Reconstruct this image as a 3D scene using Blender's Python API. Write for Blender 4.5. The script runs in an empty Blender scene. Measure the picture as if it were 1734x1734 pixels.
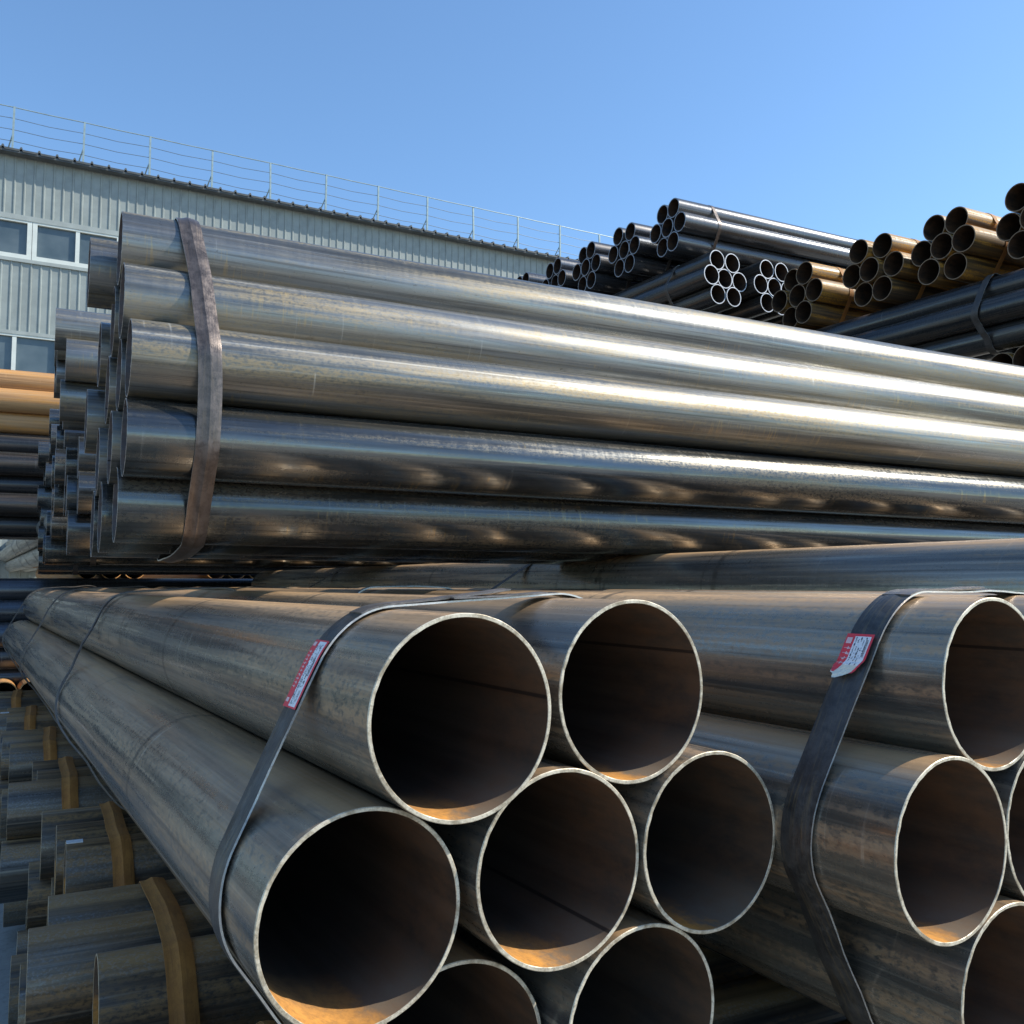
import bpy, bmesh, math, random
from mathutils import Vector, Matrix, noise
random.seed(11)
SC = bpy.context.scene
COL = SC.collection
PI = math.pi

# ------------------------------------------------------------------ camera
PITCH, ROLL, FPX = 0.0773737, -0.0014242, 1561.1
cam_d = bpy.data.cameras.new('camera'); cam = bpy.data.objects.new('camera', cam_d); COL.objects.link(cam)
cam_d.sensor_fit = 'HORIZONTAL'; cam_d.sensor_width = 36.0; cam_d.lens = 36.0 * FPX / 1734.0
cam_d.clip_start = 0.05; cam_d.clip_end = 3000
FWD = Vector((0, math.cos(PITCH), math.sin(PITCH))); RGT = Vector((1, 0, 0)); UPV = RGT.cross(FWD)
R2 = RGT * math.cos(ROLL) + UPV * math.sin(ROLL); U2 = -RGT * math.sin(ROLL) + UPV * math.cos(ROLL)
cam.matrix_world = Matrix(((R2.x, U2.x, -FWD.x, 0), (R2.y, U2.y, -FWD.y, 0), (R2.z, U2.z, -FWD.z, 0), (0, 0, 0, 1)))
cam_d.dof.use_dof = False
SC.camera = cam
def at(px, py, y):
    """measured spot in the photograph (1734 px) turned into a world point at forward distance y"""
    d = FWD + R2 * ((px - 867) / FPX) - U2 * ((py - 867) / FPX)
    return d * (y / d.y)

# ------------------------------------------------------------------ light
TRAVEL = Vector((-0.753, -0.061, -0.655)).normalized()
SUN_EL = math.asin(-TRAVEL.z); SUN_AZ = math.atan2(-TRAVEL.x, -TRAVEL.y)
W = bpy.data.worlds.new('World'); SC.world = W; W.use_nodes = True
wn = W.node_tree; wn.nodes.clear()
sky = wn.nodes.new('ShaderNodeTexSky'); sky.sky_type = 'NISHITA'; sky.sun_disc = False
sky.sun_elevation = SUN_EL; sky.sun_rotation = SUN_AZ; sky.air_density = 1.0; sky.dust_density = 0.3; sky.ozone_density = 2.6
bg = wn.nodes.new('ShaderNodeBackground'); bg.inputs[1].default_value = 0.15
wo = wn.nodes.new('ShaderNodeOutputWorld')
wb = wn.nodes.new('ShaderNodeMix'); wb.data_type = 'RGBA'; wb.blend_type = 'MULTIPLY'; wb.inputs[0].default_value = 1.0; wb.inputs[7].default_value = (0.82, 0.98, 1.06, 1)   # camera white balance
wn.links.new(sky.outputs[0], wb.inputs[6]); wn.links.new(wb.outputs[2], bg.inputs[0]); wn.links.new(bg.outputs[0], wo.inputs[0])
sun_d = bpy.data.lights.new('sun', 'SUN'); sun_d.energy = 4.4; sun_d.angle = math.radians(0.53); sun_d.color = (1.0, 0.93, 0.80)
sun = bpy.data.objects.new('sun', sun_d); COL.objects.link(sun)
sun.rotation_euler = TRAVEL.to_track_quat('-Z', 'Y').to_euler(); sun.location = (20, 2, 20)
SC.view_settings.view_transform = 'Standard'; SC.view_settings.look = 'None'
SC.view_settings.exposure = 0.55; SC.view_settings.gamma = 1.0; SC.view_settings.use_curve_mapping = False
SC.cycles.max_bounces = 8; SC.cycles.diffuse_bounces = 4; SC.cycles.glossy_bounces = 5

# ------------------------------------------------------------------ helpers
def tag(o, label=None, cat=None, group=None, kind=None):
    if label: o['label'] = label
    if cat: o['category'] = cat
    if group: o['group'] = group
    if kind: o['kind'] = kind
    return o
def link(name, me, parent=None, mats=()):
    o = bpy.data.objects.new(name, me); COL.objects.link(o)
    if me is not None:
        for m in mats: me.materials.append(m)
    if parent is not None: o.parent = parent
    return o
def empty(name, mat):
    o = bpy.data.objects.new(name, None); COL.objects.link(o); o.matrix_world = mat; o.empty_display_size = 0.1
    return o
def mesh(name, verts, faces, smooth=False, mi=None):
    me = bpy.data.meshes.new(name); me.from_pydata([tuple(v) for v in verts], [], faces); me.update()
    if smooth: me.polygons.foreach_set('use_smooth', [True] * len(me.polygons))
    if mi: me.polygons.foreach_set('material_index', mi)
    return me
def axis(th, tilt=0.0):
    return Vector((math.sin(th) * math.cos(tilt), math.cos(th) * math.cos(tilt), math.sin(tilt)))
TH_A = -0.5399; TH_B = 1.10253576
A_DIR = axis(TH_A); B_DIR = axis(TH_B)
def frame_at(loc, a):
    s = a.cross(Vector((0, 0, 1))).normalized(); v = s.cross(a)
    x = -s
    return Matrix(((x.x, v.x, a.x, loc[0]), (x.y, v.y, a.y, loc[1]), (x.z, v.z, a.z, loc[2]), (0, 0, 0, 1)))

# ------------------------------------------------------------------ node helper
class NT:
    def __init__(s, name):
        s.m = bpy.data.materials.new(name); s.m.use_nodes = True; s.t = s.m.node_tree; s.t.nodes.clear()
        s.out = s.t.nodes.new('ShaderNodeOutputMaterial'); s.b = s.t.nodes.new('ShaderNodeBsdfPrincipled')
        s.t.links.new(s.b.outputs[0], s.out.inputs[0])
    def n(s, typ, **k):
        nd = s.t.nodes.new('ShaderNode' + typ)
        for a, b in k.items(): setattr(nd, a, b)
        return nd
    def set(s, sock, v):
        if hasattr(v, 'is_output') or isinstance(v, bpy.types.NodeSocket): s.t.links.new(v, sock)
        else: sock.default_value = v
    def math(s, op, a, b=0.0, c=0.0, clamp=False):
        nd = s.n('Math', operation=op, use_clamp=clamp); s.set(nd.inputs[0], a); s.set(nd.inputs[1], b); s.set(nd.inputs[2], c); return nd.outputs[0]
    def ramp(s, f, lo, hi, a=0.0, b=1.0):
        nd = s.n('MapRange', interpolation_type='SMOOTHSTEP'); s.set(nd.inputs[0], f); s.set(nd.inputs[1], lo); s.set(nd.inputs[2], hi)
        nd.inputs[3].default_value = a; nd.inputs[4].default_value = b; return nd.outputs[0]
    def mix(s, f, a, b):
        nd = s.n('Mix', data_type='RGBA'); s.set(nd.inputs[0], f); s.set(nd.inputs[6], a if not isinstance(a, tuple) else (*a, 1)); s.set(nd.inputs[7], b if not isinstance(b, tuple) else (*b, 1)); return nd.outputs[2]
    def mapping(s, vec, scale, loc=None):
        nd = s.n('Mapping'); s.set(nd.inputs[0], vec); nd.inputs[3].default_value = scale
        if loc is not None: s.set(nd.inputs[1], loc)
        return nd.outputs[0]
    def noise(s, vec, scale=1.0, detail=4.0, rough=0.55, dist=0.0):
        nd = s.n('TexNoise'); s.set(nd.inputs['Vector'], vec); nd.inputs['Scale'].default_value = scale; nd.inputs['Detail'].default_value = detail
        nd.inputs['Roughness'].default_value = rough; nd.inputs['Distortion'].default_value = dist; return nd.outputs[0]
    def bump(s, h, strength, dist=0.001):
        nd = s.n('Bump'); nd.inputs['Strength'].default_value = strength; nd.inputs['Distance'].default_value = dist; s.set(nd.inputs['Height'], h)
        s.t.links.new(nd.outputs[0], s.b.inputs['Normal'])
    def fin(s, col, rough, metal=0.0, spec=0.5):
        s.set(s.b.inputs['Base Color'], col if not isinstance(col, tuple) else (*col, 1)); s.set(s.b.inputs['Roughness'], rough)
        s.set(s.b.inputs['Metallic'], metal); s.b.inputs['Specular IOR Level'].default_value = spec
        return s.m

def tube_coords(N):
    """object coords + per-object shift, and the angle round the tube"""
    tc = N.n('TexCoord'); oi = N.n('ObjectInfo')
    sp = N.n('SeparateXYZ'); N.t.links.new(tc.outputs['Object'], sp.inputs[0])
    rnd = oi.outputs['Random']
    z = N.math('MULTIPLY_ADD', rnd, 57.3, sp.outputs[2])
    cb = N.n('CombineXYZ'); N.t.links.new(sp.outputs[0], cb.inputs[0]); N.t.links.new(sp.outputs[1], cb.inputs[1]); N.t.links.new(z, cb.inputs[2])
    ang = N.math('ARCTAN2', sp.outputs[1], sp.outputs[0])
    return cb.outputs[0], sp, ang, rnd

def angle_line(N, ang, rnd, k, width):
    a0 = N.math('MULTIPLY_ADD', N.math('FRACT', N.math('MULTIPLY', rnd, k)), 2 * PI, -PI)
    d = N.math('SUBTRACT', ang, a0)
    d = N.math('WRAP', d, PI, -PI) if False else N.math('ARCTAN2', N.math('SINE', d), N.math('COSINE', d))
    d = N.math('ABSOLUTE', d)
    return N.ramp(d, width, width * 0.5), d

def pipe_outer(name, dark, mid, rust, rust_amt=0.35, metal=0.6, r0=0.28, r1=0.5, blue=(0.09, 0.12, 0.17), seam=True, streak=1.0, speck=0.0, sun_topdust=0.0, ticks=0.0, pipe_marks=0.0):
    N = NT(name); v, sp, ang, rnd = tube_coords(N)
    long_ = N.noise(N.mapping(v, (9, 9, 0.45)), 1.0, 5, 0.6)
    long2 = N.noise(N.mapping(v, (28, 28, 0.8)), 1.0, 3, 0.6)
    hair = N.noise(N.mapping(v, (140, 140, 1.6)), 1.0, 2, 0.6)
    patch = N.noise(N.mapping(v, (4.6, 4.6, 0.38)), 1.0, 7, 0.66, 0.25)
    ring = N.noise(N.mapping(v, (0.9, 0.9, 34)), 1.0, 3, 0.7)
    fine = N.noise(N.mapping(v, (90, 90, 55)), 1.0, 3, 0.7)
    col = N.mix(N.ramp(long_, 0.36, 0.64), dark, mid)
    col = N.mix(N.math('MULTIPLY', N.ramp(patch, 0.42, 0.70), 0.60), col, blue)
    hs = N.noise(N.mapping(v, (75, 75, 0.9), (1, 5, 2)), 1.0, 3, 0.65)
    col = N.mix(N.ramp(hs, 0.52, 0.68, 0.0, 0.55), col, tuple(c * 0.55 for c in dark))
    col = N.mix(N.ramp(hs, 0.48, 0.32, 0.0, 0.45), col, tuple(min(1, c * 1.45) for c in mid))
    fl = N.math('MULTIPLY', N.ramp(N.noise(N.mapping(v, (60, 60, 34), (4, 4, 0)), 1.0, 4, 0.75), 0.64, 0.69), N.ramp(patch, 0.40, 0.58))
    col = N.mix(N.math('MULTIPLY', fl, 0.6), col, tuple(c * 0.4 for c in dark))
    rm = N.math('MULTIPLY', N.ramp(N.math('ADD', N.math('MULTIPLY', long2, 0.5), N.math('MULTIPLY', patch, -0.5)), -0.04, 0.10), N.ramp(fine, 0.30, 0.62))
    rm = N.math('MULTIPLY', rm, rust_amt)
    col = N.mix(rm, col, rust)
    # chalk-pale scuffs where pipes were rolled and slung: short cross marks
    sc = N.math('MULTIPLY', N.ramp(ring, 0.62, 0.70), N.ramp(N.noise(N.mapping(v, (7, 7, 2.3), (3.1, 0, 0)), 1.0, 2), 0.50, 0.62))
    col = N.mix(N.math('MULTIPLY', sc, 0.35 * streak), col, tuple(min(1, c * 2.2 + 0.03) for c in mid))
    col = N.mix(N.math('MULTIPLY', N.ramp(fine, 0.54, 0.74), 0.22), col, tuple(c * 0.5 for c in dark))
    tm = 0.0
    if sun_topdust:  # warm sunlit tone of pipe tops and rust dust, both put into colour
        tm = N.math('MULTIPLY', N.ramp(N.math('ADD', N.math('SINE', ang), N.math('MULTIPLY', N.math('SUBTRACT', patch, 0.5), 0.5)), 0.72, 0.98), N.math('MULTIPLY', N.ramp(long_, 0.30, 0.60), sun_topdust))
        col = N.mix(tm, col, rust)
    if ticks:
        tk = N.math('MULTIPLY', N.ramp(N.noise(N.mapping(v, (5, 5, 75)), 1.0, 3, 0.7), 0.56, 0.66), N.ramp(N.noise(N.mapping(v, (11, 11, 1.4), (0, 4, 0)), 1.0, 3), 0.53, 0.62))
        col = N.mix(N.math('MULTIPLY', tk, ticks), col, rust)
        ds = N.math('MULTIPLY', N.ramp(N.noise(N.mapping(v, (45, 45, 5), (2, 0, 5)), 1.0, 3, 0.7), 0.64, 0.74), 0.4)
        col = N.mix(N.math('MULTIPLY', ds, ticks), col, tuple(c * 0.35 for c in dark))
    if speck:
        sk = N.math('MULTIPLY', N.ramp(N.noise(N.mapping(v, (150, 150, 120)), 1.0, 2, 0.5), 0.5, 0.6), N.ramp(long_, 0.47, 0.56))
        col = N.mix(N.math('MULTIPLY', sk, speck), col, (0.34, 0.36, 0.37))
    if sun_topdust: rm = N.math('ADD', rm, N.math('MULTIPLY', tm, 0.6), 0, True)
    rough = N.math('ADD', N.ramp(long2, 0.3, 0.7, r0, r1), N.math('MULTIPLY', rm, 0.30))
    rough = N.math('ADD', rough, N.math('MULTIPLY', N.math('SUBTRACT', hs, 0.5), 0.30))
    rough = N.math('ADD', rough, N.ramp(ring, 0.40, 0.64, -0.02, 0.03))
    rough = N.math('ADD', rough, N.math('MULTIPLY', N.math('SUBTRACT', fine, 0.5), 0.16), 0, True)
    hgt = N.math('ADD', N.math('MULTIPLY', hair, 0.35), N.math('MULTIPLY', fine, 0.5))
    hgt = N.math('ADD', hgt, N.math('MULTIPLY', ring, 0.12))
    if seam:
        ln, d = angle_line(N, ang, rnd, 7.77, 0.035)
        zone = N.ramp(d, 0.22, 0.08)
        col = N.mix(N.math('MULTIPLY', zone, 0.4), col, tuple(c * 0.8 for c in blue))
        col = N.mix(N.math('MULTIPLY', ln, 0.5), col, tuple(min(1, c * 1.8) for c in mid))
        hgt = N.math('ADD', hgt, N.math('MULTIPLY', ln, 0.5))
    if pipe_marks:
        wv = N.math('MULTIPLY', N.math('SUBTRACT', N.noise(N.mapping(v, (5, 5, 0.8)), 1.0, 2), 0.5), 0.035)
        for off, wd, am in ((0.95, 0.022, 0.75), (2.1, 0.014, 0.45), (3.6, 0.02, 0.6), (1.02, 0.006, 0.6)):  # dark rings round the pipe at set distances from its end
            q = N.math('ABSOLUTE', N.math('ADD', N.math('SUBTRACT', sp.outputs[2], N.math('MULTIPLY_ADD', rnd, 0.7, off)), wv))
            rg = N.math('MULTIPLY', N.ramp(q, wd, wd * 0.25), N.ramp(long2, 0.3, 0.55, 0.35, 1.0))
            col = N.mix(N.math('MULTIPLY', rg, am * pipe_marks), col, tuple(c * 0.38 for c in dark))
        # slings have burnished a patch of short slanted dark strokes
        sl = N.noise(N.mapping(N.mapping(v, (1, 1, 1)), (16, 16, 62), (9, 2, 0)), 1.0, 2, 0.4)
        zp = N.math('ABSOLUTE', N.math('SUBTRACT', sp.outputs[2], N.math('MULTIPLY_ADD', rnd, 0.9, 1.55)))
        sm = N.math('MULTIPLY', N.math('MULTIPLY', N.ramp(sl, 0.54, 0.60), N.ramp(zp, 0.20, 0.08)), N.ramp(N.noise(N.mapping(v, (4, 4, 1.5), (0, 7, 1)), 1.0, 1), 0.48, 0.58))
        col = N.mix(N.math('MULTIPLY', sm, 0.75 * pipe_marks), col, tuple(c * 0.35 for c in dark))
        l2, d2 = angle_line(N, ang, rnd, 13.37, 0.05)
        col = N.mix(N.math('MULTIPLY', l2, N.ramp(long2, 0.4, 0.6, 0.15, 0.6)), col, (0.42, 0.40, 0.37))
        l3, d3 = angle_line(N, ang, rnd, 5.11, 0.09)
        rough = N.math('SUBTRACT', rough, N.math('MULTIPLY', l3, 0.14), 0, True)
    N.bump(hgt, 0.22, 0.0018)
    mt = N.math('MULTIPLY_ADD', rm, -0.55, metal, True)
    return N.fin(col, rough, mt, 0.55)

def pipe_inner(name, base=(0.046, 0.037, 0.030), rust=(0.50, 0.235, 0.055), amt=1.0, side=-1.0):
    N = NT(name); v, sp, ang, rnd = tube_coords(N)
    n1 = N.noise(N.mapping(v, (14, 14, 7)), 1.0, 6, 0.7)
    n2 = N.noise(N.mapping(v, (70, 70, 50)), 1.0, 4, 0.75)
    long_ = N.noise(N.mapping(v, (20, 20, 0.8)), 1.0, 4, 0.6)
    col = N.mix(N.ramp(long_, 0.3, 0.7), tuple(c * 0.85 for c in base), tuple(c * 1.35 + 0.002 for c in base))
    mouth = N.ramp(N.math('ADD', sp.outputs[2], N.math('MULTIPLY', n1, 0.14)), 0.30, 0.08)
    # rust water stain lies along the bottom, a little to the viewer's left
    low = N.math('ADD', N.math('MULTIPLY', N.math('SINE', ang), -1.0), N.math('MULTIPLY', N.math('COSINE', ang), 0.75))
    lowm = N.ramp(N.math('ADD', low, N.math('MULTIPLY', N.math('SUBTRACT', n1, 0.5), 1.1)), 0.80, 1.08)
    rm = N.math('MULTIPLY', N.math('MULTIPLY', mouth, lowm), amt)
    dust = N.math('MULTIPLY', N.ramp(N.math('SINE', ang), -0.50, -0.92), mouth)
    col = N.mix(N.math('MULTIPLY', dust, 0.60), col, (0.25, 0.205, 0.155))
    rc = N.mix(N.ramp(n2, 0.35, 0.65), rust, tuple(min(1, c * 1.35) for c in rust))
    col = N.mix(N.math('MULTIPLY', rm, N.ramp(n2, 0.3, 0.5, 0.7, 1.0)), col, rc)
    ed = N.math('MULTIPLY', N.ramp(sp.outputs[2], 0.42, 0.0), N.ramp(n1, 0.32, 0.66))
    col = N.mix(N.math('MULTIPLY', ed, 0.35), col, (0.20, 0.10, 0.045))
    ln, d = angle_line(N, ang, rnd, 3.31, 0.03)
    col = N.mix(N.math('MULTIPLY', ln, 0.75), col, (0.008, 0.008, 0.009))
    N.bump(n2, 0.25, 0.001)
    return N.fin(col, 0.7, 0.0, 0.2)

def pipe_rim(name, c1, c2, metal=0.25, rough=0.45):
    N = NT(name); v, sp, ang, rnd = tube_coords(N)
    n1 = N.noise(N.mapping(v, (26, 26, 26)), 1.0, 5, 0.7); n2 = N.noise(N.mapping(v, (160, 160, 160)), 1.0, 2, 0.6)
    col = N.mix(N.ramp(n1, 0.38, 0.66), c1, c2)
    col = N.mix(N.math('MULTIPLY', N.ramp(n2, 0.5, 0.75), 0.5), col, tuple(c * 0.5 for c in c2))
    N.bump(n2, 0.4, 0.0012)
    return N.fin(col, rough, metal, 0.5)

# colour families of pipe
M = {}
M['a_out'] = pipe_outer('brown_grey_mill_scale', (0.138, 0.130, 0.114), (0.325, 0.295, 0.240), (0.56, 0.335, 0.155), 0.46, 0.62, 0.20, 0.38, (0.145, 0.155, 0.165), True, 1.2, 0.0, 0.80, 0.06, 0.9)
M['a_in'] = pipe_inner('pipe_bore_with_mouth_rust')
M['a_rim'] = pipe_rim('saw_cut_steel_rim', (0.64, 0.58, 0.46), (0.30, 0.25, 0.175))
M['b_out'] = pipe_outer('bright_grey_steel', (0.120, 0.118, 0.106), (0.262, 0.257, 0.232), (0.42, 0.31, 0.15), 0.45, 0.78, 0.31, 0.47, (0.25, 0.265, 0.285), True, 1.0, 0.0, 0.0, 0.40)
M['c_out'] = pipe_outer('shaded_glossy_steel', (0.070, 0.074, 0.076), (0.150, 0.150, 0.142), (0.26, 0.20, 0.11), 0.35, 0.80, 0.12, 0.26, (0.10, 0.13, 0.165), True, 1.4, 0.0, 0.0, 0.7)  # glossier steel; shade on the lower pipes put into its darker colour
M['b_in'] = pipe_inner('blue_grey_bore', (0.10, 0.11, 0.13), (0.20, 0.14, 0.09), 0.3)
M['b_rim'] = pipe_rim('thin_bright_rim', (0.50, 0.46, 0.42), (0.28, 0.24, 0.21), 0.4)
M['k_out'] = pipe_outer('black_oiled_steel', (0.028, 0.028, 0.029), (0.070, 0.068, 0.066), (0.16, 0.095, 0.045), 0.30, 0.50, 0.20, 0.38, (0.045, 0.048, 0.056))
M['k_in'] = pipe_inner('black_bore', (0.015, 0.016, 0.019), (0.05, 0.04, 0.03), 0.2)
M['k_rim'] = pipe_rim('grey_rim', (0.34, 0.35, 0.38), (0.20, 0.21, 0.24), 0.3)
M['w_rim'] = pipe_rim('pale_grey_rim', (0.62, 0.63, 0.66), (0.42, 0.43, 0.46), 0.2)
M['u_out'] = pipe_outer('orange_rusted_steel', (0.055, 0.036, 0.020), (0.20, 0.115, 0.035), (0.62, 0.30, 0.03), 1.0, 0.15, 0.45, 0.65, (0.065, 0.055, 0.045), True, 1, 0, 0.95)
M['u_in'] = pipe_inner('dark_rust_bore', (0.022, 0.018, 0.016), (0.12, 0.06, 0.02), 0.4)
M['u_rim'] = pipe_rim('brown_rusted_rim', (0.26, 0.17, 0.10), (0.16, 0.11, 0.07), 0.0, 0.7)
M['d_out'] = pipe_outer('rust_and_blue_scale', (0.078, 0.066, 0.054), (0.215, 0.178, 0.132), (0.42, 0.24, 0.085), 0.70, 0.55, 0.30, 0.50, (0.095, 0.105, 0.115), True, 0.7, 0.22, 0.70)
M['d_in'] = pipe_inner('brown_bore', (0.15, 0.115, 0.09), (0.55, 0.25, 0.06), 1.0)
M['d_rim'] = pipe_rim('tan_rim', (0.42, 0.32, 0.20), (0.26, 0.19, 0.12), 0.0, 0.65)
M['o_out'] = pipe_outer('tan_rust_pipe', (0.30, 0.145, 0.050), (0.46, 0.26, 0.115), (0.60, 0.27, 0.05), 0.6, 0.0, 0.6, 0.8, (0.36, 0.24, 0.13))
M['o_rim'] = pipe_rim('sunlit_orange_rim', (0.80, 0.42, 0.15), (0.62, 0.30, 0.10), 0.0, 0.7)  # brighter than rusted steel; sunlight on the rims put into the colour
M['n_out'] = pipe_outer('black_sheen_steel', (0.07, 0.075, 0.085), (0.13, 0.135, 0.145), (0.14, 0.09, 0.06), 0.2, 0.7, 0.24, 0.38, (0.10, 0.125, 0.16))
M['g_out'] = pipe_outer('light_grey_steel', (0.22, 0.22, 0.20), (0.40, 0.39, 0.35), (0.3, 0.25, 0.15), 0.2, 0.5, 0.35, 0.5, (0.26, 0.28, 0.28))

def strap_mat(name, c1, c2, c3, metal=0.5, rough=0.42, rusty=0.4):
    N = NT(name); tc = N.n('TexCoord'); v = tc.outputs['Object']
    n1 = N.noise(N.mapping(v, (20, 20, 24)), 1.0, 7, 0.75, 0.2); n2 = N.noise(N.mapping(v, (120, 120, 400)), 1.0, 3, 0.6)
    n3 = N.noise(N.mapping(v, (8, 8, 120)), 1.0, 3, 0.6)
    col = N.mix(N.ramp(n1, 0.36, 0.64), c1, c2)
    col = N.mix(N.math('MULTIPLY', N.ramp(n3, 0.5, 0.72), rusty), col, c3)
    col = N.mix(N.math('MULTIPLY', N.ramp(n2, 0.55, 0.75), 0.4), col, tuple(c * 0.4 for c in c1))
    N.bump(N.math('ADD', n2, N.math('MULTIPLY', n3, 1.5)), 0.35, 0.0015)
    return N.fin(col, N.ramp(n1, 0.3, 0.7, rough - 0.1, rough + 0.12), metal)
M['strap_grey'] = strap_mat('grey_steel_strap', (0.115, 0.108, 0.105), (0.20, 0.18, 0.175), (0.26, 0.18, 0.11), 0.55, 0.4, 0.45)
M['strap_dark'] = strap_mat('dark_steel_strap', (0.052, 0.05, 0.05), (0.10, 0.098, 0.095), (0.22, 0.165, 0.09), 0.5, 0.42, 0.5)
M['strap_brown'] = strap_mat('brown_steel_strap', (0.092, 0.076, 0.070), (0.165, 0.138, 0.126), (0.24, 0.17, 0.11), 0.6, 0.36, 0.25)
M['strap_rust'] = strap_mat('ochre_rusted_strap', (0.33, 0.135, 0.028), (0.44, 0.195, 0.045), (0.18, 0.08, 0.022), 0.0, 0.75, 0.5)
M['strap_black'] = strap_mat('dull_black_strap', (0.05, 0.045, 0.042), (0.085, 0.075, 0.07), (0.12, 0.09, 0.06), 0.3, 0.5, 0.3)
M['strap_edge'] = strap_mat('bright_sheared_edge', (0.50, 0.50, 0.50), (0.66, 0.66, 0.64), (0.35, 0.32, 0.28), 0.6, 0.35, 0.3)

# ------------------------------------------------------------------ pipes and bundles
_pc = {}
def pipe_mesh(R, wall, L, fam, seg):
    key = (round(R, 4), round(wall, 4), L, fam, seg)
    if key in _pc: return _pc[key]
    rnd = random.Random(hash(key[:3]) & 0xffff)
    ri = R - wall; ch = min(0.0016, wall * 0.18)
    V = []; Fc = []; mi = []
    def ringv(r, z, jr=0.0, jz=0.0):
        b = len(V)
        for i in range(seg):
            t = 2 * PI * i / seg
            k = noise.noise(Vector((math.cos(t) * 9, math.sin(t) * 9, z + r * 40))) if jr or jz else 0
            rr = r + k * jr
            V.append((rr * math.cos(t), rr * math.sin(t), z + k * jz))
        return b
    def join(a, b, m, flip=False):
        for i in range(seg):
            j = (i + 1) % seg
            f = (a + i, a + j, b + j, b + i)
            Fc.append(f[::-1] if flip else f); mi.append(m)
    j1 = 0.0007 if seg > 60 else 0
    # outer skin
    zs = [ch, 0.03, L * 0.25, L * 0.5, L * 0.75, L - 0.03, L - ch]
    pr = ringv(R, zs[0], j1 * 0.4, 0)
    for z in zs[1:]:
        c = ringv(R, z); join(pr, c, 0); pr = c
    # near rim
    o1 = ringv(R, ch, j1 * 0.4, 0); o2 = ringv(R - ch, 0, j1, j1 * 1.2); join(o2, o1, 2)
    o3 = ringv(R - ch, 0, j1, j1 * 1.2); o4 = ringv(ri + ch * 0.5, 0, j1, j1 * 1.2); join(o4, o3, 2)
    o5 = ringv(ri + ch * 0.5, 0, j1, j1 * 1.2); o6 = ringv(ri, ch, 0, 0); join(o6, o5, 2)
    # far rim
    q1 = ringv(R, L - ch); q2 = ringv(R - ch, L); join(q1, q2, 2)
    q3 = ringv(R - ch, L); q4 = ringv(ri, L); join(q3, q4, 2)
    # bore
    pr = ringv(ri, ch)
    for z in (0.05, 0.5, L * 0.5, L):
        c = ringv(ri, z); join(pr, c, 1, True); pr = c
    me = mesh('pipe', V, Fc, True, mi)
    for k in fam: me.materials.append(M[k])
    _pc[key] = me
    return me

def rows(*ns):
    """centres in units of the pipe diameter (side, up); rows listed from the top"""
    out = []; n = len(ns)
    for i, c in enumerate(ns):
        y = ((n - 1) / 2 - i) * 0.866
        out += [(j - (c - 1) / 2, y) for j in range(c)]
    return out
HEX7 = rows(2, 3, 2); TEN = rows(3, 4, 3); NINETEEN = rows(3, 4, 5, 4, 3)
def turned(lay, deg):
    c, s = math.cos(math.radians(deg)), math.sin(math.radians(deg))
    return [(x * c - y * s, x * s + y * c) for x, y in lay]

def hull(pts):
    pts = sorted(set(pts))
    def half(p):
        h = []
        for q in p:
            while len(h) > 1 and (h[-1][0] - h[-2][0]) * (q[1] - h[-2][1]) - (h[-1][1] - h[-2][1]) * (q[0] - h[-2][0]) <= 0: h.pop()
            h.append(q)
        return h[:-1]
    return half(pts) + half(pts[::-1])

class Band:
    """the path of a strap round the circles: arc length -> point"""
    def __init__(s, centers, R, off=0.002, n=48):
        pts = [(round(cx + (R + off) * math.cos(2 * PI * k / n), 6), round(cy + (R + off) * math.sin(2 * PI * k / n), 6)) for cx, cy in centers for k in range(n)]
        h = hull(pts)
        s.p = h + [h[0]]; s.L = [0.0]
        for a, b in zip(s.p, s.p[1:]): s.L.append(s.L[-1] + math.dist(a, b))
        s.len = s.L[-1]
    def __call__(s, d):
        d %= s.len
        for i in range(len(s.p) - 1):
            if d <= s.L[i + 1]:
                seg = max(1e-9, s.L[i + 1] - s.L[i]); t = (d - s.L[i]) / seg
                a, b = s.p[i], s.p[i + 1]; x = a[0] + (b[0] - a[0]) * t; y = a[1] + (b[1] - a[1]) * t
                tx, ty = (b[0] - a[0]) / seg, (b[1] - a[1]) / seg
                return Vector((x, y)), Vector((ty, -tx))
        return Vector(s.p[-1]), Vector((0, 1))

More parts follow.
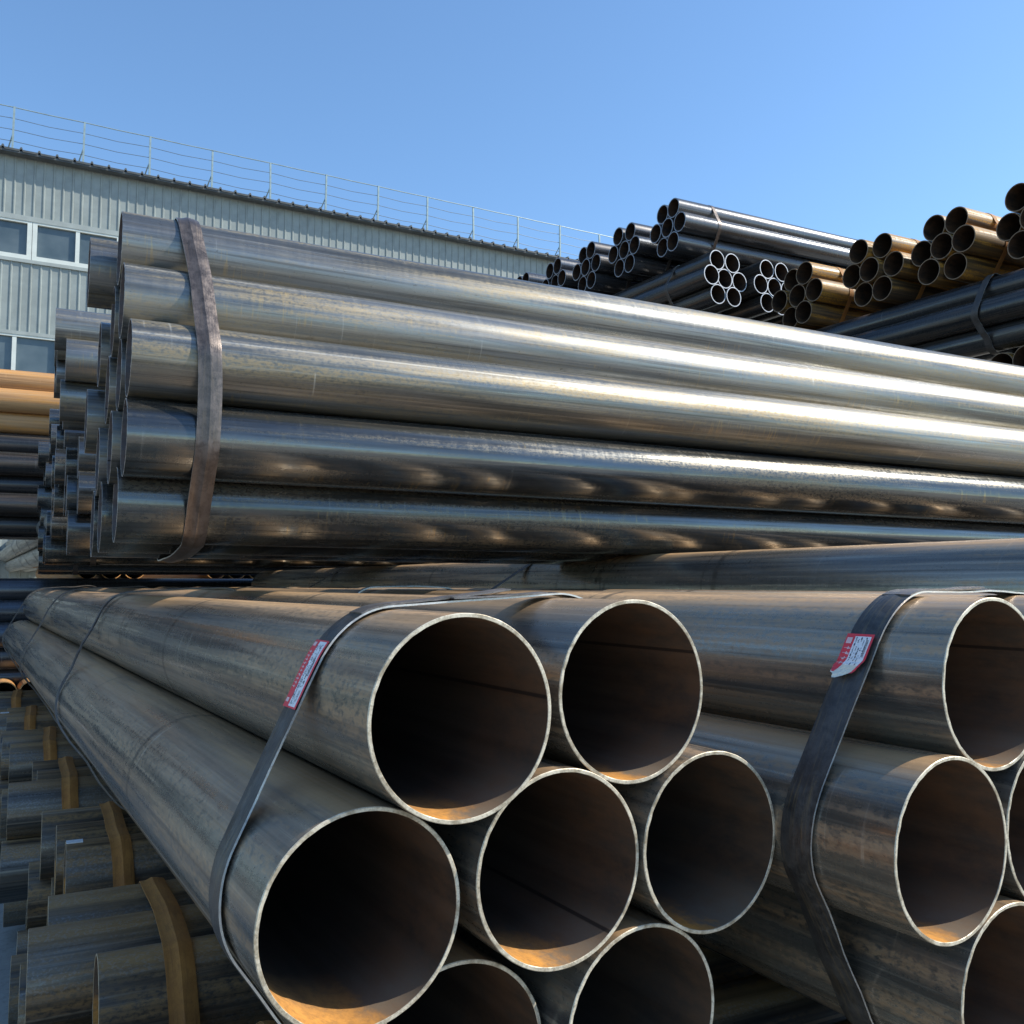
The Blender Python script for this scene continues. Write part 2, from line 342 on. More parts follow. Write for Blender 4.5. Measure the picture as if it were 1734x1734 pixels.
def strap_mesh(band, z0, width, thick, slant=0.0, crease=0.0, wob=0.0, lift=0.0, seed=0, d0=0.0, d1=None, edge=True, bow=0.0):
    """a flat steel band: outer face, inner face and two sheared edges; z0 at the near edge"""
    closed = d1 is None
    d1 = band.len if closed else d1
    ds = sorted(set([d for d in band.L if d0 <= d <= d1] + [d0 + (d1 - d0) * k / 60 for k in range(61)]))
    if closed: ds = ds[:-1]
    clean = [ds[0]]
    for d in ds[1:]:
        if d - clean[-1] > 0.004: clean.append(d)
    ds = clean
    nw = 5; V = []; Fc = []; mi = []
    prof = []
    for k in range(nw):
        u = k / (nw - 1)
        prof.append((u * width, thick + crease * max(0.0, 1 - 2.2 * abs(2 * u - 1.1) if k != 3 else 0.55)))
    for k in range(nw - 1, -1, -1):
        u = k / (nw - 1); prof.append((u * width, crease * max(0.0, 1 - 2.2 * abs(2 * u - 1.1) if k != 3 else 0.55)))
    m = len(prof)
    for d in ds:
        p, nrm = band(d)
        f = (d / band.len) * 2 * PI
        zz = z0 + bow * (1 - ((p.y - 0.27) / 0.65) ** 2) + slant * p.y + wob * (noise.noise(Vector((math.cos(f) * 1.3, math.sin(f) * 1.3, seed * 3.7))))
        h = lift + abs(wob) * 0.16 * (1 + noise.noise(Vector((math.cos(f) * 4, math.sin(f) * 4, seed * 1.7))))
        for (w, o) in prof:
            jw = 0.0
            if w == 0 or abs(w - width) < 1e-9: jw = 0.0008 * noise.noise(Vector((d * 40, w * 10, seed)))
            q = p + nrm * (o + h); V.append((q.x, q.y, zz + w + jw))
    n = len(ds)
    for i in range(n if closed else n - 1):
        a = i * m; b = ((i + 1) % n) * m
        for k in range(m):
            k2 = (k + 1) % m
            Fc.append((a + k, a + k2, b + k2, b + k)); mi.append(1 if (k == nw - 1 or k == m - 1) else 0)
    if not closed:
        Fc.append(tuple(range(m))); mi.append(1); Fc.append(tuple((n - 1) * m + k for k in range(m))[::-1]); mi.append(1)
    me = mesh('strap', V, Fc, False, mi)
    me.polygons.foreach_set('use_smooth', [True] * len(me.polygons)); me.set_sharp_from_angle(angle=math.radians(24))
    return me

def bundle(label, cat, group, loc, a, R, wall, L, lay, fam, seg=48, straps=(), smat='strap_black', jit=0.02, offs=None, scale=1.004, name='pipe_bundle', cl=None, fams=None):
    """one strapped bundle: an empty at the middle of its near end, a pipe child for every pipe, strap children"""
    e = empty(name, frame_at(loc, a)); tag(e, label, cat, group)
    rnd = random.Random(label)
    cs = cl if cl is not None else [(x * 2 * R * scale, y * 2 * R * scale) for x, y in lay]
    me = pipe_mesh(R, wall, L, fam, seg)
    for i, (x, y) in enumerate(cs):
        o = link('pipe', pipe_mesh(R, wall, L, fams[i], seg) if fams else me, e)
        o.location = (-x, y, (offs[i] if offs else rnd.uniform(-jit, jit)))
    if straps:
        b = Band([(-x, y) for x, y in cs], R, 0.002, 32 if seg < 60 else 72)
        for st in straps:
            kw = dict(z0=st[0], width=st[1], thick=0.003, seed=rnd.random() * 9); kw.update(st[2] if len(st) > 2 else {})
            sm = strap_mesh(b, **kw); s = link('strap', sm, e, (M[smat], M['strap_edge'] if smat != 'strap_rust' else M['strap_rust']))
        e['_'] = 0; del e['_']
    return e

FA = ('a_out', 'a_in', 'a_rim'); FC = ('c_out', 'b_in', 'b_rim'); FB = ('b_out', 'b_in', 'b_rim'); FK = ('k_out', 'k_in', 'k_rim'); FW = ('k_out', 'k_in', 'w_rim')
FU = ('u_out', 'u_in', 'u_rim'); FD = ('d_out', 'd_in', 'd_rim'); FO = ('o_out', 'd_in', 'o_rim'); FN = ('n_out', 'k_in', 'k_rim'); FG = ('g_out', 'k_in', 'b_rim')
RA = 0.1625; RB = 0.1365

# ================================================================== SETTING
def ground():
    N = NT('dusty_concrete'); tc = N.n('TexCoord'); v = tc.outputs['Object']
    n1 = N.noise(N.mapping(v, (0.8, 0.8, 0.8)), 1.0, 6, 0.65); n2 = N.noise(N.mapping(v, (40, 40, 40)), 1.0, 4, 0.7)
    col = N.mix(N.ramp(n1, 0.35, 0.65), (0.25, 0.235, 0.21), (0.36, 0.34, 0.30)); col = N.mix(N.math('MULTIPLY', N.ramp(n2, 0.45, 0.7), 0.35), col, (0.12, 0.115, 0.11))
    N.bump(n2, 0.3, 0.004); m = N.fin(col, 0.85)
    S = 900
    o = link('ground', mesh('ground', [(-S, -S, GZ), (S, -S, GZ), (S, S, GZ), (-S, S, GZ)], [(0, 1, 2, 3)]), None, (m,)); tag(o, kind='structure')
GZ = -1.76
ground()

# ---- the long corrugated warehouse -----------------------------------------
TH_W = 1.068; W_DIR = axis(TH_W); W_N = Vector((W_DIR.y, -W_DIR.x, 0)); W_LP = -23.965      # W_N points to the yard
def simple(name, c, rough=0.5, metal=0.0, var=0.15, sc=3.0, streak=False):
    N = NT(name); tc = N.n('TexCoord'); v = N.mapping(tc.outputs['Object'], (sc, sc, sc * (0.12 if streak else 1)))
    n1 = N.noise(v, 1.0, 5, 0.65)
    col = N.mix(N.ramp(n1, 0.35, 0.68), tuple(k * (1 - var) for k in c), tuple(min(1, k * (1 + var)) for k in c))
    return N.fin(col, rough, metal)
m_wall = simple('grey_green_sheet', (0.265, 0.295, 0.280), 0.45, 0.0, 0.10, 2.2, True)
m_flash = simple('flashing', (0.33, 0.36, 0.34), 0.45, 0.0, 0.08)
m_frame = simple('white_window_frame', (0.62, 0.65, 0.60), 0.4, 0.0, 0.05)
m_roof = simple('dark_roof_edge', (0.075, 0.085, 0.09), 0.6, 0.0, 0.25)
m_rail = simple('pale_galvanised', (0.30, 0.38, 0.38), 0.45, 0.3, 0.12, 6)
m_wire = simple('grey_cable', (0.16, 0.21, 0.26), 0.5, 0.3, 0.1)
def glassmat():
    N = NT('window_glass'); tc = N.n('TexCoord'); v = tc.outputs['Object']
    n1 = N.noise(N.mapping(v, (1.2, 1.2, 1.2)), 1.0, 3, 0.6)
    col = N.mix(N.ramp(n1, 0.3, 0.7), (0.060, 0.085, 0.098), (0.105, 0.135, 0.148))
    m = N.fin(col, 0.12, 0.0, 0.5); N.b.inputs['Coat Weight'].default_value = 0.3; return m
m_glass = glassmat()
def wall_frame():
    o = W_N * W_LP
    # local x along the wall, local y up, local z out towards the yard
    a, u, n = W_DIR, Vector((0, 0, 1)), W_N
    return Matrix(((a.x, u.x, n.x, o.x), (a.y, u.y, n.y, o.y), (a.z, u.z, n.z, o.z), (0, 0, 0, 1)))
class Box:
    def __init__(s): s.v = []; s.f = []
    def box(s, x0, x1, y0, y1, z0, z1):
        b = len(s.v); s.v += [(x, y, z) for z in (z0, z1) for y in (y0, y1) for x in (x0, x1)]
        s.f += [tuple(b + i for i in q) for q in ((0, 2, 3, 1), (4, 5, 7, 6), (0, 1, 5, 4), (2, 6, 7, 3), (0, 4, 6, 2), (1, 3, 7, 5))]; return s
    def tube(s, p, q, r, n=8):
        p, q = Vector(p), Vector(q); d = (q - p).normalized(); a = d.orthogonal().normalized(); c = d.cross(a); b = len(s.v)
        for e in (p, q):
            s.v += [tuple(e + (a * math.cos(2 * PI * k / n) + c * math.sin(2 * PI * k / n)) * r) for k in range(n)]
        s.f += [(b + k, b + (k + 1) % n, b + n + (k + 1) % n, b + n + k) for k in range(n)] + [tuple(range(b + n - 1, b - 1, -1)), tuple(range(b + n, b + 2 * n))]; return s
    def obj(s, name, mats, parent=None, smooth=False):
        return link(name, mesh(name, s.v, s.f, smooth), parent, mats)
wh = empty('warehouse', wall_frame()); tag(wh, 'long grey green corrugated metal warehouse with window bands behind the pipe stacks', 'warehouse')
U0, U1 = -12.0, 44.0; RIB = 0.2055
# wall sheets, one per 4 ribs, with standing ribs; three height bands with two window bands between
def sheet(x0, nr, y0, y1):
    prof = []
    for k in range(nr):
        xa = x0 + k * RIB
        prof += [(xa, 0.0), (xa + RIB - 0.052, 0.0), (xa + RIB - 0.040, 0.018), (xa + RIB - 0.014, 0.018), (xa + RIB - 0.002, 0.0)]
    v = [(x, y, z) for y in (y0, y1) for x, z in prof]; n = len(prof)
    return v, [(i, i + 1, n + i + 1, n + i) for i in range(n - 1)]
WB = [(8.62, 10.06), (5.86, 7.50), (GZ, 4.2)]
nsheet = int((U1 - U0) / (RIB * 4))
for (y0, y1) in WB:
    base = None
    for k in range(nsheet):
        if base is None:
            v, f = sheet(0.0, 4, y0, y1); base = mesh('wall_sheet', v, f); base.materials.append(m_wall)
        o = link('wall_sheet', base, wh); o.location = (U0 + k * RIB * 4, 0, 0)
Box().box(U0, U1, GZ, 10.0, -8.0, -0.30).obj('inner_wall', (simple('dim_backing', (0.10, 0.13, 0.15), 0.8),), wh)
for (y0, y1) in ((8.50, 8.62), (7.50, 7.58), (5.78, 5.86), (4.2, 4.28)):
    Box().box(U0, U1, y0, y1, -0.28, 0.050).obj('flashing', (m_flash,), wh)
def window(x0, x1, y0, y1, parts):
    e = Box(); t = 0.05
    e.box(x0, x1, y0, y0 + 0.10, -0.10, 0.045).box(x0, x1, y1 - t, y1, -0.10, 0.035)
    e.box(x0, x0 + 0.10, y0 + 0.10, y1 - t, -0.10, 0.035).box(x1 - 0.10, x1, y0 + 0.10, y1 - t, -0.10, 0.035)
    xs = [x0 + 0.10] + parts + [x1 - 0.10]
    for p in parts: e.box(p - 0.045, p + 0.045, y0 + 0.10, y1 - t, -0.08, 0.025)
    w = e.obj('window', (m_frame,), wh)
    for a, b in zip(xs, xs[1:]):
        Box().box(a, b, y0 + 0.10, y1 - t, -0.06, -0.04).obj('pane', (m_glass,), w)
for base_x, y0, y1 in ((0.30, 7.58, 8.50), (-0.95, 4.28, 5.78)):
    k = -7 if base_x > 0 else -6
    while base_x + k * 1.94 < 40:
        x0 = base_x + k * 1.94
        window(x0, x0 + 1.93, y0, y1, [x0 + 0.965]); k += 1
# roof sheet, one object per sheet with trapezoid ribs, edge seen from below
prof = [(0, 0), (0.30, 0), (0.325, 0.055), (0.355, 0.055), (0.376, 0)]
rv = []; rf = []
for zz, yy in ((0.30, 10.035), (-9.0, 11.2)):
    for h in (0, 0.05): rv += [(x, yy + z + h, zz) for x, z in prof]
n = 5
for i in range(n - 1):
    rf += [(i, i + 1, 2 * n + i + 1, 2 * n + i), (n + i, 3 * n + i, 3 * n + i + 1, n + i + 1), (i, n + i, n + i + 1, i + 1)]
rme = mesh('roof_sheet', rv, rf); rme.materials.append(m_roof)
for k in range(int((U1 - U0) / 0.376)):
    o = link('roof_sheet', rme, wh); o.location = (U0 + k * 0.376, 0, 0)
Box().box(U0, U1, 10.0, 10.05, 0.05, 0.28).obj('gutter', (m_roof,), wh)

rl = empty('roof_railing', wall_frame()); tag(rl, 'thin pale metal guard railing with cables along the warehouse roof edge', 'railing')
top = 11.22
rr = random.Random(5)
pm = Box().box(-0.022, 0.022, 0, 1.12, -0.022, 0.022).obj('post', (m_rail,), rl); 
bm_ = Box().tube((0, 0.46, -0.01), (-0.14, 0.0, -0.30), 0.016).obj('brace', (m_rail,), rl)
NP = 27
def post_h(x): return 10.13
for k in range(NP):
    x = -0.19 + (k - 5) * 1.513
    p = pm if k == 0 else pm.copy(); q = bm_ if k == 0 else bm_.copy()
    if k: COL.objects.link(p); COL.objects.link(q)
    p.location = (x, 10.11, -0.05); p.rotation_euler = (rr.uniform(-.02, .02), 0, rr.uniform(-.012, .012)); q.location = (x, 10.11, -0.05)
for y, r, nm, m in ((top, 0.013, 'top_rail', m_rail), (10.95, 0.008, 'cable', m_wire), (10.68, 0.008, 'cable', m_wire), (10.40, 0.008, 'cable', m_wire)):
    b = Box(); xs = [-0.19 + (k - 5) * 1.513 for k in range(NP)]
    for xa, xb in zip(xs, xs[1:]):
        yy = [y + (noise.noise(Vector((q * 3.3, y, 0))) * 0.02 if nm == 'cable' else 0) for q in (xa, xb)]
        mid = (yy[0] + yy[1]) / 2 - (0.03 if nm == 'cable' else 0.008)
        b.tube((xa, yy[0], -0.05), ((xa + xb) / 2, mid, -0.05), r, 6).tube(((xa + xb) / 2, mid, -0.05), (xb, yy[1], -0.05), r, 6)
    b.obj(nm, (m,), rl)

# ---- strap and tag helpers
def strap_z(band, kw):
    def f(d, p):
        t = (d / band.len) * 2 * PI
        return kw['z0'] + kw.get('slant', 0) * p.y + kw.get('wob', 0) * noise.noise(Vector((math.cos(t) * 1.3, math.sin(t) * 1.3, kw['seed'] * 3.7)))
    def g(d, p):
        t = (d / band.len) * 2 * PI
        return abs(kw.get('wob', 0)) * 0.16 * (1 + noise.noise(Vector((math.cos(t) * 4, math.sin(t) * 4, kw['seed'] * 1.7))))
    return f, g
def band_find(band, ang_deg):
    best = None
    for k in range(600):
        d = band.len * k / 600; p, n = band(d); a = math.degrees(math.atan2(p.y, p.x)); q = abs((a - ang_deg + 180) % 360 - 180)
        if best is None or q < best[0]: best = (q, d)
    return best[1]
def strap_lap(strap, band, kw, d0, d1, dz, lift0, lift1, w, mat):
    """the loose lapped end of a strap: a second layer lying on the first, a little askew"""
    fz, fh = strap_z(band, kw); V = []; Fc = []; n = 24
    for i in range(n + 1):
        u = i / n; d = d0 + (d1 - d0) * u; p, nr = band(d); h = kw['thick'] + fh(d, p) + lift0 + (lift1 - lift0) * u ** 2 + 0.0008 * noise.noise(Vector((u * 9, 3, 1)))
        z = fz(d, p) + dz * u
        for o, q in ((0.0, 0.0), (0.0, 0.003), (w * 0.5, 0.0042), (w, 0.003), (w, 0.0)):
            jz = 0.0012 * noise.noise(Vector((u * 30, o * 50, 4)))
            r = p + nr * (h + q); V.append((r.x, r.y, z + o + jz))
    for i in range(n):
        for k in range(5):
            a = i * 5; b = a + 5; Fc.append((a + k, a + (k + 1) % 5, b + (k + 1) % 5, b + k))
    Fc.append((0, 1, 2, 3, 4)); Fc.append(tuple(n * 5 + k for k in (4, 3, 2, 1, 0)))
    return link('strap_end', mesh('strap_end', V, Fc), strap, (M[mat],))

def simple_print(name, c):
    N = NT(name); tc = N.n('TexCoord'); n1 = N.noise(N.mapping(tc.outputs['Object'], (60, 60, 60)), 1.0, 4, 0.7)
    return N.fin(N.mix(N.ramp(n1, 0.3, 0.7), tuple(k * 0.85 for k in c), c), 0.5)
RED = simple_print('red_print', (0.75, 0.05, 0.07)); WHT = simple_print('white_paper', (0.82, 0.85, 0.88)); BLU = simple_print('pale_blue_print', (0.50, 0.66, 0.78))
BLK = simple_print('black_print', (0.07, 0.07, 0.10)); PNK = simple_print('worn_white_print_on_red', (0.80, 0.55, 0.55)); CRM = simple_print('torn_cream_paper', (0.80, 0.76, 0.62))

# ================================================================== PIPE STACKS
# ---- front bundle (seven big pipes, mouths to the camera) ----
def local_of(P, e):
    return e.matrix_world.inverted() @ Vector(P)
cA = Vector((0.0733, 1.5626, -0.4768))
fA = frame_at(cA, A_DIR)
PA = [(-0.0743, 1.4609, -0.2086), (0.2185, 1.6649, -0.1915), (-0.2215, 1.4099, -0.4963), (0.0825, 1.5714, -0.4718), (0.3681, 1.7343, -0.4726), (-0.0885, 1.5471, -0.7736), (0.2298, 1.6658, -0.7593)]
def from_world(pts, f):
    inv = f.inverted(); r = [inv @ Vector(p) for p in pts]
    return [(-q.x, q.y) for q in r], [q.z for q in r]
cl, of = from_world(PA, fA)
eA = bundle('seven strapped big steel pipes, open mouths facing the camera, front and centre', 'pipe bundle', 'big pipes laid mouth to the camera',
            cA, A_DIR, RA, 0.0068, 8.4, None, FA, 128, (), offs=of, cl=cl)
bandA = Band([(-x, y) for x, y in cl], RA, 0.002, 96)
def add_strap(e, band, mat, edge='strap_edge', **kw):
    return link('strap', strap_mesh(band, **kw), e, (M[mat], M[edge]))
kwA = dict(z0=0.195, width=0.066, thick=0.0035, slant=0.12, crease=0.002, wob=0.02, seed=1.3)
sA = add_strap(eA, bandA, 'strap_dark', **kwA)
for z0, w, sd in ((2.92, 0.030, 2.2), (5.35, 0.030, 3.1), (8.02, 0.035, 4.9)):
    s = add_strap(eA, bandA, 'strap_dark', 'strap_grey', z0=z0, width=w, thick=0.006, slant=0.35 if sd < 3 else 0.05, crease=0.003, wob=0.05, seed=sd)

cQ = Vector((1.059, 1.842, -.4717)); fQ = frame_at(cQ, A_DIR)
lay = [(x * 2 * RA, y * 2 * RA) for x, y in HEX7]
eQ = bundle('big steel pipe bundle at the right edge with a crumpled paper tag on its strap', 'pipe bundle', 'big pipes laid mouth to the camera',
            cQ, A_DIR, RA, 0.0068, 8.4, None, FA, 128, (), offs=[0.008, 0.012, -0.002, -0.001, 0.01, -0.005, 0.004], cl=lay)
bandQ = Band([(-x, y) for x, y in lay], RA, 0.002, 96)
kwQ = dict(z0=0.175, width=0.072, thick=0.0035, slant=-0.05, crease=0.005, wob=0.03, seed=7.7)
sQ = add_strap(eQ, bandQ, 'strap_dark', **kwQ)
add_strap(eQ, bandQ, 'strap_grey', z0=3.0, width=0.03, thick=0.006, crease=0.003, wob=0.05, seed=8.7)

# ---- third and further rows of big pipes lying the same way under the cross layer ----
def a_row(L, z, label, lay=HEX7, deg=0, t=1.29, Lg=8.4, fam=FA, st=((3.0, 0.04), (6.0, 0.04))):
    s = Vector((A_DIR.y, -A_DIR.x, 0)); loc = s * L + A_DIR * t; loc.z = z
    return bundle(label, 'pipe bundle', 'big pipes laid mouth to the camera', loc, A_DIR, RA, 0.0075, Lg, turned(lay, deg), fam, 72, st, 'strap_black', 0.05)
a_row(2.80, -0.352, 'third bundle of big pipes, its top pipe along the foot of the bright cross bundle', HEX7, 30)
a_row(3.78, -0.43, 'fourth bundle of big pipes, in the shade directly under the bright cross bundle', HEX7, 0)
a_row(4.80, -0.36, 'fifth bundle of big pipes, deep in shade behind the fourth under the cross bundle', HEX7, 30)
a_row(5.80, -0.43, 'sixth bundle of big pipes, farthest back in the dark gap under the cross bundle', HEX7, 0)

# ---- big bright cross bundle (its left end strapped) ----
B_AX = axis(TH_B, -0.00634879)
oB = Vector((-1.34248451, 3.15921876, 0.5056924))
LB = [(-.27, .757), (-.547, .735), (-.133, .518), (-.41, .51), (-.78, .46), (.005, .279), (-.272, .275), (-.55, .268), (-.86, .185), (0, 0), (-.277, .0), (-.58, -.02), (-.87, -.1), (-.163, -.222), (-.437, -.25), (-.715, -.26)]
OB = [-.022, -.117, -.016, -.029, -.057, .005, -.008, -.032, -.095, 0, -.029, -.056, -.03, -.01, -.046, -.06]
eB = bundle('large bright steel pipe bundle crossing the whole picture, brown strap near its left end', 'pipe bundle', 'pipes laid across the big pipes',
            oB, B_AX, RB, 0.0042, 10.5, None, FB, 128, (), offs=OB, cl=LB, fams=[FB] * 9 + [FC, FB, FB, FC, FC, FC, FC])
bandB = Band([(-x, y) for x, y in LB], RB, 0.003, 96)
sB = add_strap(eB, bandB, 'strap_brown', z0=0.190, width=0.080, thick=0.005, slant=-0.03, crease=0.009, wob=0.02, seed=5.1, bow=0.035)
add_strap(eB, bandB, 'strap_brown', z0=8.6, width=0.06, thick=0.004, crease=0.003, wob=0.03, seed=6.1)

def cross(px, py, y, label, lay=HEX7, fam=FB, R=RB, L=9.0, st=((0.35, 0.05), (4.5, 0.05)), sm='strap_black', wall=0.006, shift=0.0, jit=0.05, group='pipes laid across the big pipes', seg=48, a=B_DIR, deg=0):
    loc = at(px, py, y) + a * shift
    if not deg and lay is HEX7: deg = random.Random(label + 'r').uniform(-4, 4)
    return bundle(label, 'pipe bundle', group, loc, a, R, wall, L, turned(lay, deg), fam, seg, st, sm, jit)
gl = 'strapped bundles stacked behind the bright cross bundle at left'
cross(119, 628, 6.1, 'upper of two grey bundles whose ends show just left of the bright cross bundle', L=8, group=gl, jit=0.10, st=((0.45, 0.06),), sm='strap_rust')
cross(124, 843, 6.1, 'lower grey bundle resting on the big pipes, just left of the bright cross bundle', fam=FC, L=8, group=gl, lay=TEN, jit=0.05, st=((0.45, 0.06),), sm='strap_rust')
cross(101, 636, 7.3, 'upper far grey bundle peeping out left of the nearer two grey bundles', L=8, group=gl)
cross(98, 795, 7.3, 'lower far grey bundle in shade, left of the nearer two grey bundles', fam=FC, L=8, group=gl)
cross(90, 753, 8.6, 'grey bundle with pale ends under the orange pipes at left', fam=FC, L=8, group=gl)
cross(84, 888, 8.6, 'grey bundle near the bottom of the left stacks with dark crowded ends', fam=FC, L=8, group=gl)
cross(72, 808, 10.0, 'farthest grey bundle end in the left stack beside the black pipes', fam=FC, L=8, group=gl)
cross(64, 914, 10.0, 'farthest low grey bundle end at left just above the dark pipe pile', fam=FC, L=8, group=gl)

# far left: rusty orange pipes on black pipes on sunlit grey pipes
def through(px, py, y, back, label, **k):
    return cross(px, py, y, label, shift=-back, **k)
gf = 'far stack at the left edge'
through(40, 684, 10.9, 7.0, 'tan orange pipe bundle topping the far left stack in front of the warehouse', L=8.6, fam=FO, group=gf, st=())
through(30, 826, 11.0, 7.0, 'black pipe bundle right below the orange pipes at the left edge', L=8.6, lay=rows(3, 4, 3, 4, 3), fam=FK, group=gf, st=())
cross(197, 876, 9.0, 'sunlit grey pipe bundle running away at the left edge below the black pipes', L=17, lay=TEN, fam=FG, group=gf, a=A_DIR, st=((4.5, 0.05), (6.5, 0.05), (8.0, 0.05)))
through(30, 1071, 10.5, 7.5, 'dark pile of nineteen pipes just behind the far ends of the front pipes', lay=NINETEEN, L=10.5, fam=FN, group=gf, st=())
through(36, 1064, 11.6, 7.5, 'second dark pile of nineteen pipes hidden behind the first dark pile at left', lay=NINETEEN, L=12.5, fam=FN, group=gf, st=())
g3 = 'small pipe ends glinting under the bright cross bundle'
cross(190, 931, 11.7, 'row of small orange pipe rims under the left end of the bright bundle', lay=TEN, fam=FO, a=A_DIR, L=7, group=g3, st=(), wall=0.010, jit=0.01)
cross(402, 934, 12.4, 'row of small orange pipe rims, the farther right one under the bright bundle', lay=TEN, fam=FO, a=A_DIR, L=7, group=g3, st=(), wall=0.010, jit=0.01)
cross(4, 1216, 9.7, 'orange rimmed pipe mouths low at the left edge below the dark pile', lay=TEN, fam=FO, a=A_DIR, L=4, group=gf, st=(), wall=0.010, jit=0.01)

# ---- layer under the front pipes: rusty bundles with ends at lower left ----
gd = 'rusty bundles stacked under the front pipes at lower left'
for i, (px, y, L_, lab) in enumerate((
        (150, 1.62, 6.0, 'rusty bundle nearest the camera, mostly hidden under the front pipes'),
        (70, 2.62, 6.0, 'nearest rusty pipe bundle at lower left with a wide ochre strap'),
        (84, 3.70, 6.0, 'second rusty bundle from the bottom left with a creased ochre strap'),
        (52, 4.78, 6.0, 'third rusty bundle up the left edge with a narrow ochre strap'),
        (36, 5.86, 6.0, 'fourth rusty bundle up the left edge with bluish pipes'),
        (12, 6.94, 6.0, 'fifth rusty bundle up the left edge, grey brown in shade'),
        (-4, 8.02, 6.0, 'sixth rusty bundle, farthest back at the left edge'))):
    zt = -0.955
    loc = at(px, 1000, y); loc.z = zt - RB - 0.866 * 2 * RB
    rd = random.Random(i * 7 + 3)
    offs = [rd.uniform(-0.09, 0.09) for _ in range(10)]
    if i == 1: offs = [0.05, 0.0, 0.16, -0.02, 0.05, 0.02, 0.12, 0.05, -0.04, 0.10]
    b = bundle(lab, 'pipe bundle', gd, loc, B_DIR, RB, 0.006, L_, TEN, FD, 96 if i < 4 else 48,
               (((0.36, 0.33, 0.245, 0.18, 0.17, 0.17, 0.16)[i], 0.072, dict(thick=0.004, crease=0.009, wob=0.012, slant=-0.04)), (4.5, 0.06)), 'strap_rust', offs=offs, scale=1.01)
    if i in (2, 5):
        kx = 1 if i == 2 else 0
        Box().box(-0.020, 0.020, -0.002, 0.0012, 0.002, 0.058).obj('paper_tag', (WHT,), b).location = (-(kx) * 2 * RB * 1.01, 0.866 * 2 * RB * 1.01 + RB + 0.001, offs[1 + kx])

# ---- tall stacks behind at right ----
gu = 'rusty bundles on top of the right hand stack'
cross(1752, 366, 8.56, 'rusty bundle at the right edge, highest of all the bundles in the sky', fam=FU, group=gu, st=((0.4, 0.06),), sm='strap_rust', wall=0.010)
cross(1596, 417, 9.30, 'sunlit orange rusty bundle second from the right on top of the stack', fam=FU, group=gu, st=((0.42, 0.06),), sm='strap_rust', wall=0.010)
cross(1475, 457, 10.0, 'middle one of the orange rusty bundles on the right hand stack', fam=FU, group=gu, st=((0.42, 0.06),), sm='strap_rust', wall=0.010)
cross(1351, 501, 10.88, 'leftmost and lowest looking orange rusty bundle beside the pale rimmed black bundles', fam=FU, group=gu, st=((0.42, 0.06),), sm='strap_rust', wall=0.010)
gx = 'black bundles carrying the rusty ones'
sA_ = Vector((A_DIR.y, -A_DIR.x, 0))
X0 = Vector((5.02, 8.87, 2.655))
for k, lab in enumerate(('black bundle under the rusty bundles at right with a flat black strap', 'second black bundle behind the strapped black one under the rusty bundles')):
    loc = X0 + sA_ * 0.84 * k - A_DIR * 3.0
    bundle(lab, 'pipe bundle', gx, loc, A_DIR, RB, 0.008, 8.5, HEX7, FK, 56, ((3.15, 0.07, dict(wob=0.12)),), 'strap_black')
cross(1722, 656, 8.7, 'rusty rimmed pipe mouths showing under the black bundle at the right edge', fam=FU, group=gu, st=(), wall=0.008)
gv = 'shiny black bundles on the far stack against the sky'
for px, py, y, lab in ((1130, 385.6, 12.1, 'tallest shiny black bundle against the sky with long glossy pipes'), (1056, 423, 12.9, 'second shiny black bundle just left of the tallest'),
                       (993, 453, 13.66, 'third shiny black bundle from the tallest, smaller in the distance'), (938, 478.5, 14.42, 'fourth shiny black bundle, half hidden by the bright cross bundle'),
                       (884, 500, 15.2, 'last shiny black bundle, only its top pipes showing in front of the warehouse')):
    cross(px, py, y, lab, fam=FN, R=0.131, group=gv, wall=0.013, L=8.5, st=((0.55, 0.05), (4.6, 0.05)), sm='strap_brown', jit=0.02)
gw = 'black bundles with pale rims facing the camera'
w1 = at(1229, 471.3, 11.75)
for k, lab in enumerate(('black bundle with seven pale grey rings facing the camera', 'second black bundle with pale rings, half behind the leftmost rusty bundle', 'third pale ringed black bundle hidden behind the rusty bundles')):
    bundle(lab, 'pipe bundle', gw, w1 + B_DIR * 0.83 * k, A_DIR, 0.131, 0.013, 8.0, HEX7, FW, 56, ((0.7, 0.05), (4.0, 0.05)), 'strap_black')

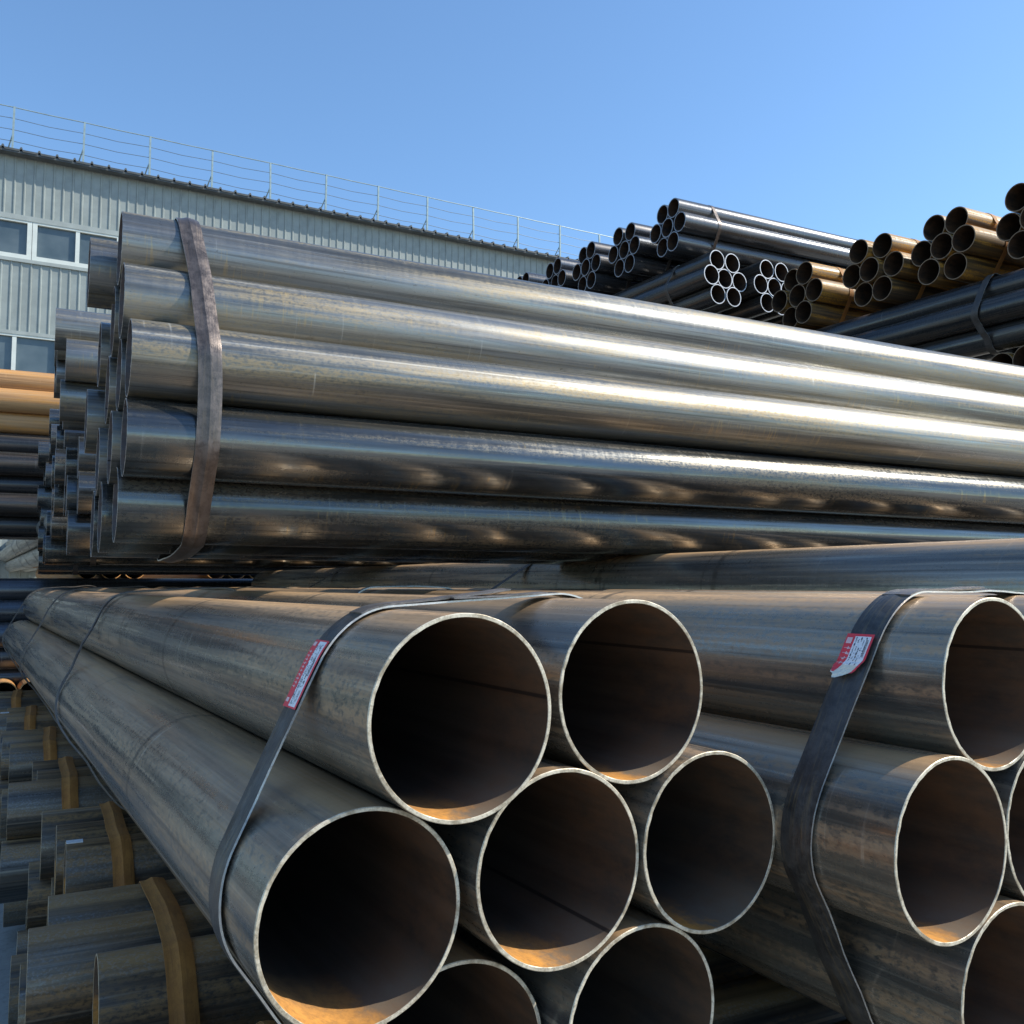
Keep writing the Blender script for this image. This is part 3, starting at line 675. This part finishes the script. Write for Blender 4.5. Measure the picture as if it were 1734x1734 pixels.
# ================================================================== STRAP DETAILS AND PAPER TAGS
def paper_tag(strap, band, kw, d0, d1, z0, z1, torn, seed):
    fz, fh = strap_z(band, kw)
    cr = kw.get('crease', 0)
    def pt(u, v, h=0.0):
        uu = u
        if torn:
            uu = min(u, 0.94 - 0.55 * abs(v - 0.38) ** 1.3 + 0.05 * noise.noise(Vector((v * 6, 2, seed))))
        d = d0 + (d1 - d0) * uu; p, nr = band(d)
        z = fz(d, p) + z0 + (z1 - z0) * v
        k = 0.0008
        if torn:
            f = max(0.0, uu - 0.50)
            k += f * f * 0.075 * (0.45 + 1.3 * v) + 0.0045 * f * noise.noise(Vector((uu * 12, v * 9, seed)))
            z += f * (0.055 * (1 - v) + 0.035 * v)
            k += 0.0060 * max(0.0, uu - 0.15) * abs(noise.noise(Vector((uu * 11, v * 6, 7)))) + 0.0008
        w = (z - fz(d, p)) / kw['width']
        base = kw['thick'] + cr * 1.02 * (1 if 0.1 < w < 1.02 else 0.6)
        q = p + nr * (base + fh(d, p) + k + h)
        return (q.x, q.y, z)
    nu, nv = 40, 12; V = []; Fc = []; mi = []
    for i in range(nu + 1):
        for j in range(nv + 1): V.append(pt(i / nu, j / nv))
    for i in range(nu):
        for j in range(nv):
            u, v = (i + .5) / nu, (j + .5) / nv; a = i * (nv + 1) + j
            Fc.append((a, a + nv + 1, a + nv + 2, a + 1))
            if torn: mi.append(0 if (v > 0.70 or v < 0.07 or u < 0.045) and not (v > 0.70 and u > 0.8) else (2 if u > 0.62 else 1))
            else: mi.append(0 if (v > 0.62 or v < 0.06 or u < 0.022 or u > 0.978) else 1)
    o = link('paper_tag', mesh('paper_tag', V, Fc, False, mi), strap, (RED, WHT, CRM))
    rd = random.Random(seed); L = abs(d1 - d0)
    def marks(nm, m, rects):
        V = []; Fc = []
        for (u0, u1, v0, v1) in rects:
            n = max(1, int((u1 - u0) * 30)); b = len(V)
            for i in range(n + 1):
                u = u0 + (u1 - u0) * i / n; V.append(pt(u, v0, 0.0005)); V.append(pt(u, v1, 0.0005))
            for i in range(n): Fc.append((b + 2 * i, b + 2 * i + 2, b + 2 * i + 3, b + 2 * i + 1))
        link(nm, mesh(nm, V, Fc), o, (m,))
    lines = []; umax = 0.62 if torn else 0.95
    for v in ((0.18, 0.25, 0.36, 0.44, 0.53) if not torn else (0.20, 0.29, 0.38, 0.48, 0.57)):
        u = 0.07
        while u < umax:
            l = rd.uniform(0.006, 0.022) if rd.random() < 0.8 else 0.05
            if rd.random() < 0.72: lines.append((u, min(umax, u + l), v, v + rd.choice((0.018, 0.03, 0.045))))
            u += l + rd.uniform(0.004, 0.016)
    # a bar row like the one in the photograph
    u = 0.30 if not torn else 0.12
    while u < (0.52 if not torn else 0.45):
        w = rd.choice((0.003, 0.005, 0.008)); lines.append((u, u + w, 0.13, 0.24 if not torn else 0.22)); u += w + rd.choice((0.004, 0.006))
    marks('small_print', BLK, lines)
    gl = []; u = 0.17 if not torn else 0.26; n = 10 if not torn else 4; gw = 0.046 if not torn else 0.08
    for k in range(n):
        # heavy square characters in the red band, worn beyond reading
        for _ in range(3):
            a = rd.uniform(0, gw * 0.5); gl.append((u + a, u + a + gw * 0.28, 0.68 + rd.uniform(0, 0.14), 0.0)); gl[-1] = (gl[-1][0], gl[-1][1], gl[-1][2], gl[-1][2] + 0.04)
        gl.append((u, u + gw * 0.75, 0.76, 0.80)); gl.append((u + gw * 0.3, u + gw * 0.42, 0.68, 0.92)); u += gw * 1.25
    gl += [(0.04, 0.10, 0.72, 0.92)] if not torn else [(0.08, 0.20, 0.74, 0.94)]
    marks('band_print', PNK, gl)
    if not torn: marks('corner_print', PNK, [(0.87, 0.93, 0.70, 0.90)])
    return o

strap_lap(sA, bandA, kwA, 2.02, 2.335, 0.004, 0.0, 0.012, 0.060, 'strap_grey')
strap_lap(sA, bandA, kwA, 2.42, 2.20, -0.012, 0.0, 0.003, 0.058, 'strap_grey')
strap_lap(sQ, bandQ, kwQ, 2.02, 2.275, 0.002, 0.0, 0.004, 0.066, 'strap_grey')
paper_tag(sA, bandA, kwA, 1.948, 1.822, 0.003, 0.070, False, 3)
paper_tag(sQ, bandQ, kwQ, 1.902, 1.792, 0.008, 0.072, True, 8)
